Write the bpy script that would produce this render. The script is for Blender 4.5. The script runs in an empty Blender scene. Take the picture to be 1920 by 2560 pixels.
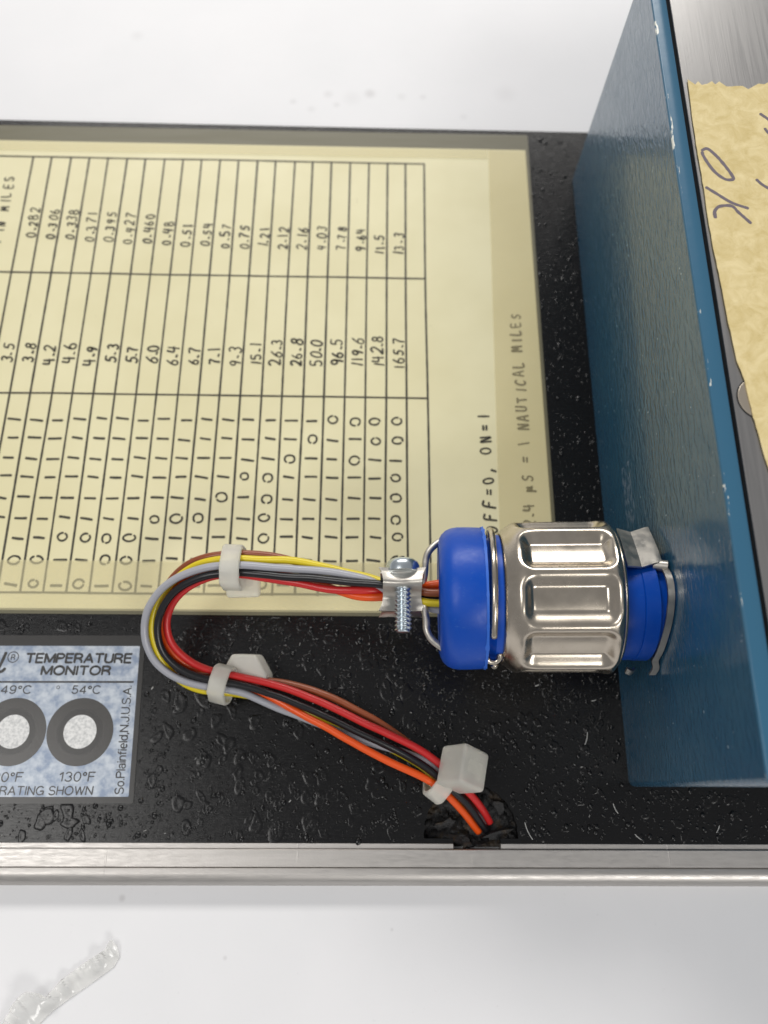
import bpy, bmesh, math, random
from mathutils import Vector, Matrix, noise
random.seed(7)
R = math.radians
MM = 0.001
scene = bpy.context.scene
COL = scene.collection

# ------------------------------------------------------------------ camera
cam_data = bpy.data.cameras.new("camera")
cam_data.sensor_fit = 'VERTICAL'
cam_data.sensor_height = 36.0
cam_data.lens = 36.0 * 1970.0 / 2560.0
cam_data.clip_start = 0.005
cam_data.clip_end = 20.0
cam_data.dof.use_dof = True
cam_data.dof.focus_distance = 0.141
cam_data.dof.aperture_fstop = 16.0
cam = bpy.data.objects.new("camera", cam_data)
COL.objects.link(cam)
rot = Matrix.Rotation(R(-3.208), 3, 'Z') @ Matrix.Rotation(R(19.302), 3, 'X') @ Matrix.Rotation(R(3.618), 3, 'Z')
cam.matrix_world = Matrix.Translation((0, 0, 0.165)) @ rot.to_4x4()
scene.camera = cam

# ------------------------------------------------------------------ light: ceiling lamps of a workshop, an added front fill lamp, pale room all round
world = bpy.data.worlds.new("World")
scene.world = world
world.use_nodes = True
bgn = world.node_tree.nodes["Background"]
bgn.inputs[0].default_value = (0.98, 0.98, 1.0, 1)
bgn.inputs[1].default_value = 0.41


def lamp(name, loc, sx, sy, watts, col, aim=(0, 0.05, 0)):
    d = bpy.data.lights.new(name, 'AREA')
    d.shape = 'RECTANGLE'
    d.size, d.size_y = sx, sy
    d.energy = watts
    d.color = col
    o = bpy.data.objects.new(name, d)
    COL.objects.link(o)
    o.location = loc
    v = Vector(aim) - Vector(loc)
    o.rotation_euler = v.to_track_quat('-Z', 'Y').to_euler()
    return o


lamp("ceiling_or_fill_lamp", (-0.25, 3.10, 2.0), 2.8, 0.50, 108, (1.0, 0.97, 0.93))
lamp("ceiling_or_fill_lamp", (-0.85, -0.16, 1.6), 0.60, 0.60, 10, (1.0, 0.98, 0.95))
lamp("ceiling_or_fill_lamp", (0.95, -1.55, 1.8), 1.2, 0.60, 24, (1.0, 0.98, 0.94))  # added fill lamp at front right, softens the shade on the table

scene.view_settings.view_transform = 'Standard'
scene.view_settings.look = 'None'
scene.view_settings.exposure = -0.36
scene.view_settings.gamma = 1.0

# ------------------------------------------------------------------ helpers


def srgb(r, g, b):
    f = lambda c: (c / 255 / 12.92) if c / 255 <= 0.04045 else ((c / 255 + 0.055) / 1.055) ** 2.4
    return (f(r), f(g), f(b), 1)


class Mat:
    """A principled material with a millimetre position vector to hang procedural detail on."""

    def __init__(s, name, col, rough=0.5, metal=0.0, **kw):
        s.m = bpy.data.materials.new(name)
        s.m.use_nodes = True
        s.nt = s.m.node_tree
        s.N, s.L = s.nt.nodes, s.nt.links
        s.p = s.N["Principled BSDF"]
        s.out = s.N["Material Output"]
        s.p.inputs["Base Color"].default_value = (*col[:3], 1)
        s.p.inputs["Roughness"].default_value = rough
        s.p.inputs["Metallic"].default_value = metal
        for k, v in kw.items():
            s.p.inputs[k.replace("_", " ")].default_value = v
        g = s.N.new("ShaderNodeNewGeometry")
        v = s.N.new("ShaderNodeVectorMath")
        v.operation = 'SCALE'
        v.inputs["Scale"].default_value = 1000.0
        s.L.new(g.outputs["Position"], v.inputs[0])
        s.pos = v.outputs[0]
        s.geo = g
        s.bumps = None

    def noise(s, scale=(1, 1, 1), detail=4, rough=0.55, dist=0.0, kind='NOISE', feature='F1'):
        mp = s.N.new("ShaderNodeMapping")
        mp.inputs["Scale"].default_value = scale if not isinstance(scale, (int, float)) else (scale,) * 3
        s.L.new(s.pos, mp.inputs[0])
        if kind == 'VORONOI':
            n = s.N.new("ShaderNodeTexVoronoi")
            n.feature = feature
            n.inputs["Scale"].default_value = 1
            s.L.new(mp.outputs[0], n.inputs["Vector"])
            return n.outputs["Distance"]
        n = s.N.new("ShaderNodeTexNoise")
        n.inputs["Scale"].default_value = 1
        n.inputs["Detail"].default_value = detail
        n.inputs["Roughness"].default_value = rough
        n.inputs["Distortion"].default_value = dist
        s.L.new(mp.outputs[0], n.inputs["Vector"])
        return n.outputs["Fac"]

    def ramp(s, fac, stops):
        r = s.N.new("ShaderNodeValToRGB")
        e = r.color_ramp.elements
        while len(e) < len(stops):
            e.new(0.5)
        for i, (p, c) in enumerate(stops):
            e[i].position = p
            e[i].color = (c, c, c, 1) if isinstance(c, (int, float)) else (*c[:3], 1)
        s.L.new(fac, r.inputs[0])
        return r.outputs[0]

    def math(s, op, a, b=0.0, c=0.0):
        n = s.N.new("ShaderNodeMath")
        n.operation = op
        for i, x in enumerate((a, b, c)):
            if isinstance(x, (int, float)):
                n.inputs[i].default_value = x
            else:
                s.L.new(x, n.inputs[i])
        return n.outputs[0]

    def mix(s, fac, a, b):
        n = s.N.new("ShaderNodeMix")
        n.data_type = 'RGBA'
        for i, x in ((0, fac), (6, a), (7, b)):
            if isinstance(x, (int, float)):
                n.inputs[i].default_value = x
            elif isinstance(x, tuple):
                n.inputs[i].default_value = (*x[:3], 1)
            else:
                s.L.new(x, n.inputs[i])
        return n.outputs[2]

    def sep(s):
        n = s.N.new("ShaderNodeSeparateXYZ")
        s.L.new(s.pos, n.inputs[0])
        return n.outputs

    def set(s, sock, val):
        s.L.new(val, s.p.inputs[sock])
        return s

    def bump(s, h, dist_mm, strength=1.0):
        b = s.N.new("ShaderNodeBump")
        b.inputs["Distance"].default_value = dist_mm * MM
        b.inputs["Strength"].default_value = strength
        s.L.new(h, b.inputs["Height"])
        if s.bumps is not None:
            s.L.new(s.bumps, b.inputs["Normal"])
        s.bumps = b.outputs[0]
        s.L.new(s.bumps, s.p.inputs["Normal"])
        return s


class MB:
    """Collects vertices and faces in millimetres, builds ONE mesh object."""

    def __init__(s):
        s.v, s.f = [], []

    def add(s, vs, fs):
        o = len(s.v)
        s.v += [tuple(v) for v in vs]
        s.f += [tuple(i + o for i in f) for f in fs]
        return s

    def box(s, x0, x1, y0, y1, z0, z1):
        vs = [(x, y, z) for z in (z0, z1) for y in (y0, y1) for x in (x0, x1)]
        return s.add(vs, [(0, 2, 3, 1), (4, 5, 7, 6), (0, 1, 5, 4), (2, 6, 7, 3), (0, 4, 6, 2), (1, 3, 7, 5)])

    def loft(s, rings, close=True, caps=True):
        n = len(rings[0])
        vs = [p for r in rings for p in r]
        fs = []
        for i in range(len(rings) - 1):
            for j in range(n if close else n - 1):
                k = (j + 1) % n
                fs.append((i * n + j, i * n + k, (i + 1) * n + k, (i + 1) * n + j))
        if caps and close:
            fs.append(tuple(reversed(range(n))))
            fs.append(tuple(range((len(rings) - 1) * n, len(rings) * n)))
        return s.add(vs, fs)

    def tube(s, pts, rad, n=12, caps=True):
        pts = [Vector(p) for p in pts]
        up = Vector((0, 0, 1))
        rings = []
        prev = None
        for i, p in enumerate(pts):
            t = (pts[min(i + 1, len(pts) - 1)] - pts[max(i - 1, 0)]).normalized()
            if prev is None:
                a = t.cross(up)
                if a.length < 1e-3:
                    a = t.cross(Vector((0, 1, 0)))
            else:
                a = prev - t * prev.dot(t)
            a.normalize()
            prev = a
            b = t.cross(a)
            r = rad(i / (len(pts) - 1)) if callable(rad) else rad
            rings.append([p + (a * math.cos(2 * math.pi * j / n) + b * math.sin(2 * math.pi * j / n)) * r for j in range(n)])
        return s.loft(rings, True, caps)

    def lathe_x(s, prof, n=64, mod=None):
        """prof: list of (x, r) along the X axis; mod(x, r, ang) -> r"""
        rings = []
        for x, r in prof:
            ring = []
            for j in range(n):
                a = 2 * math.pi * j / n
                rr = mod(x, r, a) if mod else r
                ring.append((x, rr * math.cos(a), rr * math.sin(a)))
            rings.append(ring)
        return s.loft(rings, True, False)

    def prism(s, poly, z0, z1):
        n = len(poly)
        vs = [(x, y, z0) for x, y in poly] + [(x, y, z1) for x, y in poly]
        fs = [tuple(reversed(range(n))), tuple(range(n, 2 * n))]
        fs += [(i, (i + 1) % n, n + (i + 1) % n, n + i) for i in range(n)]
        return s.add(vs, fs)

    def sheet(s, poly, z):
        return s.add([(x, y, z) for x, y in poly], [tuple(range(len(poly)))])

    def ribbon(s, pts, w, z, cap=True):
        """A flat ink stroke: a strip of even width with rounded ends."""
        pts = [Vector((p[0], p[1])) for p in pts]
        q = [pts[0]]
        for p in pts[1:]:
            if (p - q[-1]).length > 1e-4:
                q.append(p)
        pts = q
        if len(pts) < 2:
            return s
        L, Rr = [], []
        n = len(pts)
        for i, p in enumerate(pts):
            t = (pts[min(i + 1, n - 1)] - pts[max(i - 1, 0)])
            if t.length < 1e-6:
                t = Vector((1, 0))
            t.normalize()
            nn = Vector((-t.y, t.x))
            ww = w * (1 + 0.22 * noise.noise(Vector((p.x * 1.7, p.y * 1.7, z * 50)))) * 0.5
            L.append(p + nn * ww)
            Rr.append(p - nn * ww)
        if cap:
            t0 = (pts[0] - pts[1]).normalized() * w * 0.3
            t1 = (pts[-1] - pts[-2]).normalized() * w * 0.3
            c0, c1 = pts[0] + t0, pts[-1] + t1
            h0 = (L[0] - Rr[0]) * 0.28
            h1 = (L[-1] - Rr[-1]) * 0.28
            L = [c0 + h0] + L + [c1 + h1]
            Rr = [c0 - h0] + Rr + [c1 - h1]
        n = len(L)
        vs = [(p.x, p.y, z) for p in L] + [(p.x, p.y, z) for p in Rr]
        return s.add(vs, [(i, n + i, n + i + 1, i + 1) for i in range(n - 1)])

    def build(s, name, mat, parent=None, smooth=None, bevel=None):
        me = bpy.data.meshes.new(name)
        me.from_pydata([(x * MM, y * MM, z * MM) for x, y, z in s.v], [], s.f)
        bm = bmesh.new()
        bm.from_mesh(me)
        if bevel:
            w, seg, ang = bevel
            bmesh.ops.recalc_face_normals(bm, faces=bm.faces)
            ed = [e for e in bm.edges if len(e.link_faces) == 2 and e.calc_face_angle(0) > R(ang)]
            bmesh.ops.bevel(bm, geom=ed, offset=w * MM, segments=seg, affect='EDGES', profile=0.5)
        bmesh.ops.recalc_face_normals(bm, faces=bm.faces)
        bm.to_mesh(me)
        bm.free()
        if smooth is not None:
            me.polygons.foreach_set("use_smooth", [True] * len(me.polygons))
            if smooth < 180:
                me.set_sharp_from_angle(angle=R(smooth))
        return link(name, me, mat, parent)


def link(name, me, mat, parent=None):
    me.materials.clear()
    me.materials.append(mat.m if isinstance(mat, Mat) else mat)
    o = bpy.data.objects.new(name, me)
    COL.objects.link(o)
    if parent is not None:
        o.parent = parent
    return o


def up_faces(o):
    """Make a flat open sheet face upwards."""
    me = o.data
    if me.polygons and sum(p.normal.z * p.area for p in me.polygons) < 0:
        me.flip_normals()
    return o


def thing(name, label, cat, loc=(0, 0, 0), rot=(0, 0, 0), group=None):
    o = bpy.data.objects.new(name, None)
    o.empty_display_size = 0.005
    COL.objects.link(o)
    o.location = [c * MM for c in loc]
    o.rotation_euler = [R(a) for a in rot]
    tag(o, label, cat, group)
    return o


def tag(o, label, cat, group=None):
    o["label"] = label
    o["category"] = cat
    if group:
        o["group"] = group
    return o


def spline(pts, step=0.5):
    """Centripetal-free Catmull-Rom through the points, sampled about every step mm."""
    P = [Vector(p) for p in pts]
    P = [P[0] * 2 - P[1]] + P + [P[-1] * 2 - P[-2]]
    out = []
    for i in range(1, len(P) - 2):
        a, b, c, d = P[i - 1:i + 3]
        n = max(2, int((c - b).length / step))
        for k in range(n):
            t = k / n
            out.append(0.5 * ((2 * b) + (c - a) * t + (2 * a - 5 * b + 4 * c - d) * t * t + (3 * b - a - 3 * c + d) * t ** 3))
    out.append(P[-2])
    return out


def relax(pts, it=6):
    pts = [p.copy() for p in pts]
    for _ in range(it):
        pts = [pts[0]] + [(pts[i - 1] + pts[i] * 2 + pts[i + 1]) / 4 for i in range(1, len(pts) - 1)] + [pts[-1]]
    return pts


def circle(cx, cy, r, n=48):
    return [(cx + r * math.cos(2 * math.pi * i / n), cy + r * math.sin(2 * math.pi * i / n)) for i in range(n)]


def ring_sheet(mb, cx, cy, r0, r1, z, n=64):
    a, b = circle(cx, cy, r0, n), circle(cx, cy, r1, n)
    vs = [(*p, z) for p in a] + [(*p, z) for p in b]
    return mb.add(vs, [(i, n + i, n + (i + 1) % n, (i + 1) % n) for i in range(n)])


def rbox(name, size, bevel, mat, parent, loc=(0, 0, 0), rot=(0, 0, 0), seg=4):
    a, b, c = (d / 2 for d in size)
    o = MB().box(-a, a, -b, b, -c, c).build(name, mat, parent, smooth=50, bevel=(bevel, seg, 30))
    o.location = [q * MM for q in loc]
    o.rotation_euler = [R(q) for q in rot]
    return o

# ------------------------------------------------------------------ materials
M_table = Mat("white_table", (0.80, 0.80, 0.815), 0.42, Specular_IOR_Level=0.35)
tcol = M_table.mix(M_table.ramp(M_table.noise(0.035, 5), [(0.35, 0), (0.75, 1)]), (0.80, 0.80, 0.815), (0.765, 0.77, 0.785))
tcol = M_table.mix(M_table.math('MULTIPLY', M_table.ramp(M_table.noise(0.9, 2), [(0.70, 0), (0.80, 1)]), 0.10), tcol, (0.42, 0.42, 0.42))
for sx, sy, sr, sf in ((-14.8, 212.4, 1.7, .30), (-26, 209, 1.3, .28), (-20, 206, 1.5, .22), (-12, 208, 1.2, .30), (-7, 211, 3.2, .16), (-1.2, 213, 2.0, .5),
                       (9, 212, 1.6, .2), (16, 212, 1.2, .25), (29, 204, 1.4, .18), (43, 214, 3.8, .15), (66, 190, 1.6, .18), (75, 190, 1.4, .2),
                       (-79, 236, 2.2, .2), (-54.7, -23.7, 0.8, .5), (-30.8, -35.6, 0.5, .35), (6, -30, 0.4, .3)):
    d = M_table.N.new("ShaderNodeVectorMath")
    d.operation = 'DISTANCE'
    M_table.L.new(M_table.pos, d.inputs[0])
    d.inputs[1].default_value = (sx * 0.852, sy * 0.852, -2.9)
    mr = M_table.N.new("ShaderNodeMapRange")
    mr.interpolation_type = 'SMOOTHSTEP'
    mr.inputs["From Min"].default_value = sr * 1.2
    mr.inputs["From Max"].default_value = 0.1
    mr.inputs["To Max"].default_value = sf * 0.6
    M_table.L.new(d.outputs["Value"], mr.inputs["Value"])
    tcol = M_table.mix(mr.outputs[0], tcol, (0.30, 0.28, 0.28))
M_table.set("Base Color", tcol)
M_table.bump(M_table.noise(3.0, 3), 0.02, 0.3)

M_panel = Mat("black_lacquer", (0.0045, 0.0045, 0.005), 0.2, Specular_IOR_Level=0.36)
M_panel.set("Roughness", M_panel.ramp(M_panel.noise((0.5, 3, 1), 5), [(0.3, 0.17), (0.7, 0.30)]))
M_panel.bump(M_panel.noise((0.12, 14, 1), 3, 0.7), 0.020, 0.55)
M_panel.bump(M_panel.noise(1.1, 3), 0.05, 0.35)
M_drop = Mat("lacquer_bead", (0.006, 0.006, 0.0065), 0.17, Specular_IOR_Level=0.5)
M_lint = Mat("pale_lint", (0.62, 0.62, 0.60), 0.6)
M_void = Mat("dark_chassis", (0.015, 0.015, 0.016), 0.6)
M_rubber = Mat("torn_rubber", (0.016, 0.016, 0.017), 0.55)
M_rubber.set("Base Color", M_rubber.mix(M_rubber.ramp(M_rubber.noise(0.35, 4), [(0.52, 0), (0.68, 1)]), (0.016, 0.016, 0.017), (0.055, 0.036, 0.018)))
M_rubber.bump(M_rubber.noise(1.3, 5), 0.5, 0.9)

M_alu = Mat("anodised_aluminium", (0.60, 0.585, 0.57), 0.36, 1.0)
M_alu.set("Base Color", M_alu.mix(M_alu.ramp(M_alu.noise((0.05, 1.2, 1), 5), [(0.35, 0), (0.7, 1)]), (0.58, 0.555, 0.53), (0.51, 0.49, 0.465)))
M_alu.set("Roughness", M_alu.ramp(M_alu.noise((0.35, 2.0, 2.0), 5, 0.7), [(0.3, 0.36), (0.7, 0.54)]))
M_alu.bump(M_alu.noise((2.2, 4.5, 4.5), 4, 0.65), 0.03, 0.5)
M_alu.bump(M_alu.ramp(M_alu.noise((0.9, 0.06, 0.3), 2), [(0.70, 0), (0.73, 1)]), 0.03, 0.6)

M_plate = Mat("brushed_plate", (0.52, 0.51, 0.50), 0.42, 1.0)
M_plate.set("Base Color", M_plate.mix(M_plate.noise((1.2, 0.03, 1), 5, 0.7), (0.44, 0.43, 0.42), (0.35, 0.345, 0.34)))
M_plate.set("Roughness", M_plate.ramp(M_plate.noise((2.0, 0.05, 1), 4), [(0.3, 0.30), (0.7, 0.42)]))
M_plate.bump(M_plate.noise((4.5, 0.05, 1), 3), 0.02, 0.5)

# blue wrinkle-sprayed paint; bare-metal chips along the worn top edge, a scuff beside the socket
M_blue = Mat("blue_paint", (0.022, 0.095, 0.175), 0.2, Specular_IOR_Level=0.6, Coat_Weight=0.3, Coat_Roughness=0.10)
bx_, by_, bz_ = M_blue.sep()
bcol = M_blue.mix(M_blue.ramp(M_blue.noise(0.09, 4), [(0.3, 0), (0.75, 1)]), (0.020, 0.086, 0.158), (0.032, 0.104, 0.172))
edge = M_blue.math('MULTIPLY', M_blue.math('COMPARE', bz_, 57.4, 0.32), M_blue.math('COMPARE', bx_, 52.4, 0.42))
chip = M_blue.math('MULTIPLY', edge, M_blue.ramp(M_blue.noise((0.6, 0.16, 0.6), 4, 0.7), [(0.665, 0), (0.69, 1)]))
bcol = M_blue.mix(chip, bcol, (0.72, 0.73, 0.66))
lo = M_blue.math('MULTIPLY', M_blue.math('COMPARE', by_, 56.0, 6.5), M_blue.math('COMPARE', bz_, 17.0, 2.6))
scf = M_blue.math('MULTIPLY', lo, M_blue.ramp(M_blue.noise((1, 0.55, 2.2), 4, 0.7), [(0.50, 0), (0.60, 0.8)]))
bcol = M_blue.mix(scf, bcol, (0.22, 0.28, 0.36))
spk = M_blue.ramp(M_blue.noise(1.35, 1), [(0.772, 0), (0.79, 1)])
bcol = M_blue.mix(spk, bcol, (0.30, 0.40, 0.46))
M_blue.set("Base Color", bcol)
M_blue.set("Roughness", M_blue.ramp(M_blue.noise(0.2, 4), [(0.3, 0.14), (0.7, 0.26)]))
M_blue.bump(M_blue.noise((0.9, 0.34, 0.95), 3, 0.5, 0.8), 0.30, 0.62)
M_blue.bump(M_blue.noise((2.4, 1.4, 2.4), 3), 0.05, 0.5)
M_rim = Mat("blue_paint_top_lit", (0.032, 0.125, 0.215), 0.3, Specular_IOR_Level=0.5)  # smooth coat of the box paint, lightened to carry the light from above
rx_, ry_, rz_ = M_rim.sep()
M_rim.set("Base Color", M_rim.mix(M_rim.math('MULTIPLY', M_rim.math('COMPARE', rx_, 52.35, 0.36), M_rim.ramp(M_rim.noise((0.7, 0.15, 0.3), 4, 0.7), [(0.60, 0), (0.63, 1)])), (0.032, 0.125, 0.215), (0.72, 0.73, 0.66)))
M_rim.bump(M_rim.noise(0.6, 3), 0.05, 0.5)
M_gasket = Mat("dark_gap", (0.02, 0.02, 0.022), 0.6)

M_paper = Mat("aged_paper", srgb(229, 220, 172), 0.5, Coat_Weight=0.35, Coat_Roughness=0.22)
pc = M_paper.mix(M_paper.ramp(M_paper.noise(0.03, 4), [(0.35, 0), (0.7, 1)]), srgb(230, 223, 183), srgb(220, 212, 169))
pc = M_paper.mix(M_paper.math('MULTIPLY', M_paper.ramp(M_paper.noise(0.55, 5, 0.6, 1.0), [(0.70, 0), (0.80, 1)]), 0.35), pc, srgb(150, 135, 100))
M_paper.set("Base Color", pc)
M_paper.bump(M_paper.noise(0.06, 2), 0.5, 0.5)
M_ink = Mat("pencil_ink", (0.035, 0.032, 0.026), 0.5)
M_ink.set("Base Color", M_ink.mix(M_ink.ramp(M_ink.noise(2.5, 3), [(0.4, 0), (0.75, 1)]), (0.030, 0.027, 0.018), (0.075, 0.068, 0.042)))


def translucent(name, col, alpha, rough):
    m = Mat(name, col, rough, Alpha=alpha)
    return m


M_tape = translucent("yellowed_clear_tape", srgb(230, 221, 178), 0.36, 0.28)
M_tape.bump(M_tape.noise((0.05, 6, 1), 3), 0.02, 0.5)
M_tapeR = translucent("yellowed_clear_tape_edge", srgb(220, 206, 156), 0.30, 0.30)
M_film = translucent("laminate_margin", srgb(118, 114, 92), 0.75, 0.38)
M_film.bump(M_film.noise((0.05, 0.4, 1), 3), 0.1, 0.5)

M_lblack = Mat("label_black", (0.022, 0.021, 0.020), 0.30)
M_lblack.bump(M_lblack.noise((9, 0.4, 1), 3), 0.012, 0.5)
M_lsilver = Mat("label_silver", (0.42, 0.46, 0.52), 0.42, 0.35)
M_lsilver.set("Base Color", M_lsilver.mix(M_lsilver.ramp(M_lsilver.noise(0.42, 5, 0.62), [(0.36, 0), (0.62, 1)]), (0.22, 0.27, 0.36), (0.46, 0.50, 0.55)))
M_lsilver.bump(M_lsilver.noise((8, 8, 1), 2), 0.01, 0.5)
M_ldot = Mat("label_white_dot", (0.68, 0.68, 0.67), 0.5)
M_ldot.set("Base Color", M_ldot.mix(M_ldot.ramp(M_ldot.noise(1.6, 5, 0.65), [(0.35, 0), (0.6, 1)]), (0.48, 0.49, 0.49), (0.76, 0.76, 0.75)))
M_lring = Mat("label_ring", (0.030, 0.028, 0.026), 0.27)
M_lring.bump(M_lring.noise((9, 0.5, 1), 3), 0.015, 0.5)

M_cblue = Mat("blue_nylon", (0.004, 0.075, 0.56), 0.36, Specular_IOR_Level=0.36, Subsurface_Weight=0.06)
M_cblue.p.inputs["Subsurface Radius"].default_value = (0.0004, 0.0006, 0.001)
M_cblue.set("Base Color", M_cblue.mix(M_cblue.ramp(M_cblue.noise((0.8, 1.6, 1.6), 6, 0.68), [(0.60, 0), (0.76, 0.45)]), (0.0, 0.064, 0.43), (0.08, 0.20, 0.50)))
M_cblue.set("Roughness", M_cblue.ramp(M_cblue.noise(0.5, 4), [(0.3, 0.30), (0.7, 0.46)]))
M_cblue.bump(M_cblue.noise(1.6, 3), 0.03, 0.5)
M_flash = Mat("scuffed_blue_flash", (0.02, 0.13, 0.60), 0.5)
M_nickel = Mat("worn_nickel", (0.62, 0.56, 0.48), 0.24, 1.0)
M_nickel.set("Base Color", M_nickel.mix(M_nickel.ramp(M_nickel.noise(0.35, 5, 0.65), [(0.3, 0), (0.75, 1)]), (0.57, 0.51, 0.43), (0.50, 0.445, 0.37)))
M_nickel.set("Roughness", M_nickel.ramp(M_nickel.noise(0.25, 4, 0.6), [(0.3, 0.19), (0.75, 0.31)]))
M_nickel.bump(M_nickel.noise(5, 3), 0.008, 0.5)
M_dull = Mat("dull_tin", (0.56, 0.53, 0.48), 0.40, 1.0)
M_dull.set("Roughness", M_dull.ramp(M_dull.noise(0.5, 5), [(0.35, 0.30), (0.65, 0.55)]))
M_dull.bump(M_dull.noise(1.4, 4), 0.03, 0.5)
M_zinc = Mat("zinc_screw", (0.60, 0.66, 0.70), 0.26, 1.0)
M_nylon = Mat("natural_nylon", (0.95, 0.935, 0.86), 0.40, Transmission_Weight=0.56, Subsurface_Weight=0.0, IOR=1.32)
M_nylon.p.inputs["Subsurface Radius"].default_value = (0.002, 0.0018, 0.0013)
M_nylon.bump(M_nylon.noise(0.9, 4), 0.12, 0.5)
WIRE_COL = {'grey': srgb(166, 167, 174), 'yellow': srgb(222, 200, 30), 'brown': srgb(140, 72, 40), 'black': (0.006, 0.006, 0.008, 1),
            'red': srgb(205, 42, 42), 'orange': srgb(238, 88, 22)}
M_wire = {}
for k, c in WIRE_COL.items():
    M_wire[k] = Mat("wire_" + k, c, 0.33, Specular_IOR_Level=0.5, Coat_Weight=0.1)
    M_wire[k].bump(M_wire[k].noise(1.2, 3), 0.03, 0.4)
M_mask = Mat("masking_tape", srgb(216, 193, 130), 0.7)
mk = M_mask.mix(M_mask.ramp(M_mask.noise(0.33, 6, 0.65, 0.8), [(0.34, 0), (0.68, 1)]), srgb(206, 186, 128), srgb(230, 213, 163))
M_mask.set("Base Color", mk)
M_mask.bump(M_mask.noise(0.45, 6, 0.7, 0.4), 0.34, 0.6)
M_pen = Mat("purple_pen", (0.15, 0.125, 0.15), 0.5)
M_brass = Mat("stained_screw", (0.52, 0.46, 0.38), 0.42, 1.0)
M_scrap = Mat("clear_scrap", (0.93, 0.93, 0.91), 0.14, Alpha=0.5, Specular_IOR_Level=0.8)

# ------------------------------------------------------------------ setting: the white table
table = up_faces(MB().sheet([(-1600, -1300), (1600, -1300), (1600, 1900), (-1600, 1900)], -2.9).build("table", M_table))
table["kind"] = "structure"

# ------------------------------------------------------------------ rack panel
panel = thing("rack_panel", "black lacquered metal rack panel with aluminium edge lying on white table", "panel", (0, 0, -2.9))


def on_panel(mb):
    """Panel parts are written in table-top-free coordinates; the Empty sits on the table 2.9 mm lower."""
    mb.v = [(x, y, z + 2.9) for x, y, z in mb.v]
    return mb


HX, HY, HR = 20.4, -8.5, 9.15
outline = [(-190, -10.2), (16.9, -10.2), (16.9, -9.3), (HX + HR * math.cos(R(185)), HY + HR * math.sin(R(185)))]
for i in range(1, 41):
    a = R(185 - 190 * i / 40)
    rr = HR * (1 + 0.012 * math.sin(i * 2.1))
    outline.append((HX + rr * math.cos(a), HY + rr * math.sin(a)))
outline += [(26.1, -9.3), (26.1, -10.2), (190, -10.2), (190, 165.9), (-190, 167.0)]
on_panel(MB().prism(outline, -2.2, 0)).build("face_plate", M_panel, panel)
on_panel(MB().box(-186, 8, -9.2, 164.2, -2.85, -2.25)).build("stiffener", M_void, panel)
on_panel(MB().box(33, 186, -9.2, 164.2, -2.85, -2.25)).build("stiffener", M_void, panel)
on_panel(MB().box(8, 33, 3, 164.2, -2.85, -2.25)).build("stiffener", M_void, panel)

# aluminium edge trim: a lip, a groove, a flat and a rounded bead
lip = MB()
for a, b in ((-190, 16.9), (26.1, 190)):
    lip.box(a, b, -11.15, -10.22, -2.4, 0.12)
on_panel(lip).build("trim_lip", M_alu, panel, bevel=(0.06, 1, 30))
prof = [(-11.2, 0.40), (-11.35, 0.55), (-14.35, 0.55), (-14.45, 0.30), (-14.6, 0.62)]
for i in range(0, 13):
    a = R(90 + 90 * i / 12)
    prof.append((-15.4 + 2.45 * math.cos(a), -1.85 + 2.6 * math.sin(a)))
prof += [(-17.85, -2.85), (-11.2, -2.85)]
rings = [[(x, y, z) for y, z in prof] for x in (-190, 190)]
on_panel(MB().loft(rings)).build("edge_trim", M_alu, panel, smooth=35)

# torn rubber packed in the cable hole
rub = MB()
G = 44
vs, fs = [], []
for j in range(G + 1):
    for i in range(G + 1):
        x = HX - 9.4 + 18.8 * i / G
        y = HY - 2.4 + 11.9 * j / G
        n1 = noise.noise(Vector((x * 0.33, y * 0.33, 3.1)))
        n2 = abs(noise.noise(Vector((x * 0.62, y * 0.62, 7.7))))
        n3 = noise.noise(Vector((x * 1.7, y * 1.7, 1.7)))
        z = -4.4 + 2.4 * n1 + 3.0 * n2 + 0.5 * n3
        dcx = math.hypot(x - 23.2, y + 7.4)
        z -= 3.2 * math.exp(-(dcx / 2.4) ** 2)
        z += 1.7 * math.exp(-(((x - 17) / 4.2) ** 2 + ((y + 9.2) / 1.5) ** 2)) + 1.8 * math.exp(-(((x - 26.5) / 3) ** 2 + ((y + 8.6) / 1.2) ** 2))
        vs.append((x, y, max(-2.85, min(z * 0.62, -0.25))))
for j in range(G):
    for i in range(G):
        a = j * (G + 1) + i
        fs.append((a, a + 1, a + G + 2, a + G + 1))
rub.add(vs, fs)
on_panel(rub).build("torn_grommet", M_rubber, panel, smooth=28)
for (cx, cy, cz, w, d, h, rz, rx, ry) in ((15.6, -6.6, -1.6, 6.5, 2.4, 0.9, 18, 24, -10), (17.6, -9.4, -1.1, 4.6, 1.8, 1.0, -14, -30, 14), (25.6, -8.4, -1.3, 6.2, 1.9, 0.9, 16, 22, 6),
                                          (26.6, -3.6, -2.2, 4.2, 2.2, 0.8, -48, 18, 10), (19.6, -10.2, -1.2, 2.4, 2.6, 0.9, 40, -20, 8)):
    m = MB()
    k = 11
    top = []
    for i in range(k):
        a = 2 * math.pi * i / k
        q = random.uniform(0.45, 1.25)
        top.append((math.cos(a) * w / 2 * q, math.sin(a) * d / 2 * q))
    m.prism(top, -h / 2, h / 2)
    o = m.build("rubber_shred", M_rubber, panel, smooth=25)
    o.location = (cx * MM, cy * MM, (cz + 2.9) * MM)
    o.rotation_euler = (R(rx), R(ry), R(rz))


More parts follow.
